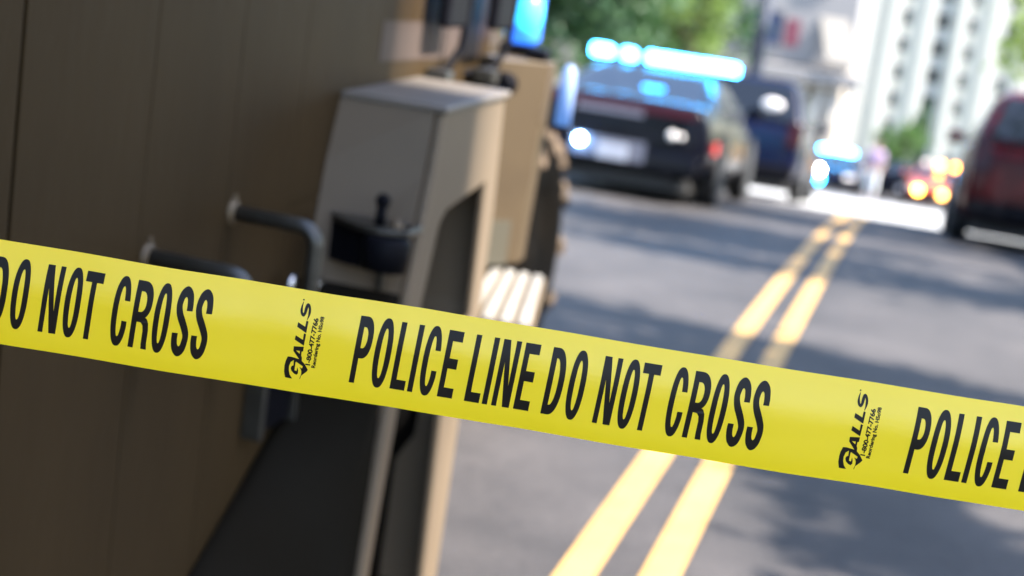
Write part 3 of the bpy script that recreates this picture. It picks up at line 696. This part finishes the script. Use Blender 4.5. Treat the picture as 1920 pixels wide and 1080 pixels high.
skin_body('trousers', [((0, 0, .93), .16, .82), ((.1, 0, .82), .115), ((.11, .02, .48), .085), ((.11, 0, .1), .07), ((-.1, 0, .82), .115), ((-.11, .02, .48), .085), ((-.11, -.02, .1), .07)],
    [(0, 1), (1, 2), (2, 3), (0, 4), (4, 5), (5, 6)], M['trousers'], pr)
obj('hair', MB().ball((0, -.015, 1.70), (.1, .105, .1)), M['hair'], pr)

# ---------------------------------------------------------------- buildings
def window(parent, x, y, z, w, h, gm, frame='white_wall', depth=.25):
    """recessed-looking window on a wall facing -y: frame proud of the wall, pane inside it"""
    f = MB()
    t = .09
    f.box(x-w/2-t, x-w/2, y-.10, y-.002, z-t, z+h+t).box(x+w/2, x+w/2+t, y-.10, y-.002, z-t, z+h+t)
    f.box(x-w/2, x+w/2, y-.10, y-.002, z+h, z+h+t).box(x-w/2, x+w/2, y-.14, y-.002, z-t, z)
    o = obj('window', f, M[frame], parent)
    obj('pane', MB().box(x-w/2+.002, x+w/2-.002, y-.05, y-.003, z+.002, z+h-.002), M[gm], o)
    return o
zt = zr(180)
tw = thing('tower', 'tall white apartment tower with columns of small windows at the end of the street', 'building', (2, 182, zt))
def tw_mb(): return MB()
obj('wall', MB().box(-9.2, 16, 0, 18, -1, 42), M['white_wall'], tw)
for x, w in ((-7.2, 2.9), (-3.4, 1.2), (.2, 1.1), (3.7, .9), (7.3, 1.6), (11, 1.6)):
    obj('pier', MB().box(x-w/2-.7-2, x+w/2-.7-2, -.7, -.002, -1, 42), M['white_wall'], tw)
cols = [(-5.35, 1.7, 1.6, 'win'), (-1.7, 2.6, 1.8, 'win_grey'), (1.5, 1.6, 1.6, 'win'), (5.1, 2.4, 1.7, 'win'), (8.7, 1.6, 1.4, 'win_grey'), (12.0, 1.6, 1.4, 'win_grey')]
zoff = 2.1-2*2.98-5*2.98-zt-1.0
for x, w, h, gm in cols:
    for k in range(11): window(tw, x, 0, zoff-.0+k*2.98-.25, w, h, gm)
obj('spandrel', MB().box(-3.3, -.15, -.03, -.002, 2, 41), M['spandrel'], tw)
obj('parapet', MB().box(-9.4, 16.2, -.9, 18.2, 42.001, 43), M['white_wall'], tw)
obj('podium', MB().box(-12.5, -9.201, -1.5, 14, -1, 11), M['grey_wall'], tw)

zl = zr(76)
lb = thing('low_building', 'low grey and beige building with canopy and tall dark doorway left of the white tower', 'building', (-8, 76, zl))
# local z = world z - zl ; local x = world x + 8
obj('wall', MB().box(-14, 4.4, .0, 14, -1, -zl-1.2), M['beige_wall'], lb)
obj('upper_wall', MB().box(-14, 4.6, -.25, 14, -zl-1.199, -zl+9), M['grey_wall'], lb)
obj('canopy', MB().box(-3.2, 5.2, -1.6, -.001, -zl-1.95, -zl-1.35), M['grey_wall'], lb, bevel=.03)
window(lb, -.15, -.25, -zl-.55, 1.0, 1.5, 'win_blue', 'grey_wall')
window(lb, .95, -.25, -zl-.55, .6, 1.55, 'win_blue', 'grey_wall')
obj('maroon_panel', MB().box(1.45, 2.05, -.33, -.252, -zl-.45, -zl+.75), M['maroon'], lb)
for k in range(1, 4):
    for x in (-10, -7, -4, -.15, 2.6): window(lb, x, -.25, -zl-.55+k*2.8, 1.1, 1.5, 'win_blue', 'grey_wall')
obj('doorway', MB().box(2.3, 4.2, -.03, -.001, -.5, -zl-2.4), M['dark_open'], lb)
for x in (2.25, 3.0, 3.65, 4.3): obj('column', MB().lathe([(-.5, .17), (0, .17), (.1, .14), (2.9, .13), (3.0, .17), (-zl-1.97, .17)], (x+.5, -1.0, 0), 'z', 18), M['white_wall'], lb)
obj('awning', MB().hexa([(3.6, -1.7, -zl-.9), (4.9, -1.7, -zl-.9), (4.2, -.26, -zl+1.0), (2.9, -.26, -zl+1.0)], [(3.6, -1.75, -zl-.85), (4.9, -1.75, -zl-.85), (4.2, -.26, -zl+1.08), (2.9, -.26, -zl+1.08)]), M['awning'], lb)
# unseen brick block added on the right, shaped to shade tape and near truck side
sb = thing('brick_shade_block', 'added unseen brick building right of the photographer, shaped for its shadow', 'building', (10.2, -6, 0))
obj('wall', MB().prism([(-4, 3.2), (6, 3.2), (6, 5.79), (-4, 7.55)], 'z', -.5, 22), M['brick'], sb)
obj('shade_block_cornice', MB().prism([(-4.03, 3.1), (6.2, 3.1), (6.2, 5.77), (-4.03, 7.565)], 'z', 22.001, 22.4), M['grey_wall'], sb)
for k in range(6):
    for y in (3.5, 5.6):
        o = obj('window', MB().box(-4.08, -4.002, y, y+1.3, 1+k*3.4, 3+k*3.4), M['grey_wall'], sb)
        obj('pane', MB().box(-4.1, -4.081, y+.08, y+1.22, 1.08+k*3.4, 2.92+k*3.4), M['win'], o)

rw = thing('sky_blocker_row', 'added unseen low brown row behind the right pavement trees, blocking skylight', 'building', (9.6, 20, zr(20)))  # unseen row added to cut the skylight on the truck side
obj('wall', MB().box(0, 9, -11, 1, -4, 10), M['beige_wall'], rw)
obj('parapet', MB().box(-.15, 9.1, -11.1, 1.1, 10.001, 10.5), M['grey_wall'], rw)
for k in range(2):
    for y in range(-10, 0, 4):
        o = obj('window', MB().box(-.08, -.002, y, y+2.2, 2.2+k*3.6, 4.4+k*3.6), M['grey_wall'], rw)
        obj('pane', MB().box(-.1, -.081, y+.1, y+2.1, 2.3+k*3.6, 4.3+k*3.6), M['win'], o)
# ---------------------------------------------------------------- trees
def leaf_cloud(mb, c, rad, n, size, rnd, hollow=.55, clumps=14):
    cl = []
    for i in range(clumps):
        d = Vector((rnd.gauss(0, 1), rnd.gauss(0, 1), rnd.gauss(0, 1))).normalized()*rnd.uniform(.35, .95)
        cl.append((d, rnd.uniform(.25, .5)))
    vs, fs = [], []
    for i in range(n):
        d, s = rnd.choice(cl)
        q = d+Vector((rnd.gauss(0, 1), rnd.gauss(0, 1), rnd.gauss(0, 1)))*s*.42
        p = Vector((c[0]+q.x*rad[0], c[1]+q.y*rad[1], c[2]+q.z*rad[2]))
        a = Vector((rnd.gauss(0, 1), rnd.gauss(0, 1), rnd.gauss(0, .6))).normalized(); b = a.orthogonal().normalized()
        b = (Matrix.Rotation(rnd.uniform(0, 6.28), 3, a) @ b); e = a.cross(b); L = size*rnd.uniform(.6, 1.3)
        k = len(vs); vs += [p-b*L, p+e*L*.45, p+b*L, p-e*L*.45]; fs.append((k, k+1, k+2, k+3))
    mb.add(vs, fs)
def tree(name, label, x, y, z, H, rad, cz, n, size, m, seed, group=None, cx=0, cy=0, tr=None, clumps=14):
    rnd = random.Random(seed); root = thing(name, label, 'tree', (x, y, z), group=group)
    r0 = tr or H*.022+.03
    t = MB(); top = cz
    t.tube([(0, 0, -.3), (0, 0, H*.2), (cx*.3+.03, cy*.3, H*.42), (cx*.7, cy*.7, top)], [r0*1.25, r0, r0*.8, r0*.4], 12)
    for i in range(7):
        a = rnd.uniform(0, 6.28); h = H*.35+rnd.uniform(0, max(.1, top-H*.38))
        e = Vector((cx+math.cos(a)*rad[0]*.7, cy+math.sin(a)*rad[1]*.7, cz+rnd.uniform(-.2, .6)*rad[2]))
        s0 = Vector((cx*.5*(h/top), cy*.5*(h/top), h)); md = (s0+e)/2+Vector((0, 0, .15*rad[2]))
        t.tube([s0, md, e], [r0*.45, r0*.28, r0*.1], 7)
    obj('trunk', t, M['bark'], root)
    cr = MB(); leaf_cloud(cr, (cx, cy, cz), rad, n, size, rnd, clumps=clumps)
    o = bpy.data.objects.new('crown', None); bpy.data.objects.remove(o)
    me = bpy.data.meshes.new('crown'); me.from_pydata([tuple(v) for v in cr.v], [], cr.f); me.materials.append(M[m])
    o = bpy.data.objects.new('crown', me); COL.objects.link(o); o.parent = root
    return root
G1 = 'trees along the street'
# trees seen beyond the patrol cars
tree('street_tree', 'large dark green tree above the black patrol sedan', -9.0, 44, zr(44), 8, (2.9, 3, 3.6), 5.6, 8000, .2, 'leaf_dark', 1, G1)
tree('street_tree', 'bright green tree partly behind the truck mirrors', -12.4, 49, zr(49), 9, (3.4, 3.2, 3.6), 5.8, 7000, .22, 'leaf_mid', 2, G1)
tree('street_tree', 'pale yellow green sunlit tree behind the blue roof bar', -8.3, 58, zr(58), 7.5, (1.4, 1.5, 2.4), 5.4, 1900, .16, 'leaf_lime', 3, G1)
tree('street_tree', 'lime green tree whose leaves hang over the dark red car', 3.5, 42, zr(42), 7.5, (2.3, 2, 2.1), 5.7, 3400, .16, 'leaf_bright', 5, G1)
tree('small_tree', 'bushy green tree in front of the white tower base', -.7, 96, zr(96), 4.4, (1.5, 1.3, 1.3), 2.7, 2600, .16, 'leaf_mid', 6)
tree('small_tree', 'slim dark green tree in front of the white tower, behind the bushy one', .2, 104, zr(104), 6.4, (.8, .8, 2), 4.2, 1500, .16, 'leaf_dark', 8)
tree('street_tree', 'tall dark tree standing behind the other green trees above the patrol sedan', -10.5, 62, zr(62), 10, (3.6, 2.5, 4.2), 6.4, 7000, .24, 'leaf_dark', 21, G1)
# trees standing on the right pavement, whose crowns shade the carriageway
G2 = 'pavement trees right of the road'
def shade(x, y, rad, cz, n, seed, label, cx=0, cy=0, size=.11): tree('street_tree', label, x, y, zr(y)+.12, cz+1.2, rad, cz, n, size, 'leaf_mid', seed, G2, cx, cy, tr=.13)
shade(5.2, 6.7, (3.6, .75, .7), 6.0, 4200, 11, 'pavement tree with flat spreading crown, beyond the slim young tree', cx=-1.2)
shade(5.3, 11.6, (3.9, 1.9, 1.1), 6.0, 9000, 12, 'pavement tree with wide crown beside the dark red car', cx=-1.0)
shade(5.3, 16.4, (3.4, 1.8, 1.1), 6.2, 5000, 13, 'pavement tree beyond the dark red car, near the crossing road', cx=-1.4)
shade(4.95, 2.45, (.42, 1.2, .6), 5.6, 1300, 15, 'slim young pavement tree the tape is tied to', cx=.0, cy=2.0)

# ---------------------------------------------------------------- street furniture
po = thing('signal_pole', 'grey signal pole rising above the dark blue patrol vehicle', 'pole', (-5.05, 50, zr(50)))
obj('pole', MB().tube([(0, 0, 0), (0, 0, 6.5)], [.24, .2]), M['steel_grey'], po)
obj('base', MB().lathe([(0, .25), (.1, .25), (.2, .16)], (0, 0, 0), 'z'), M['steel_grey'], po)
obj('signal_head', MB().box(-.2, .2, -.36, -.1, 3.75, 4.75), M['steel_grey'], po, bevel=.03)
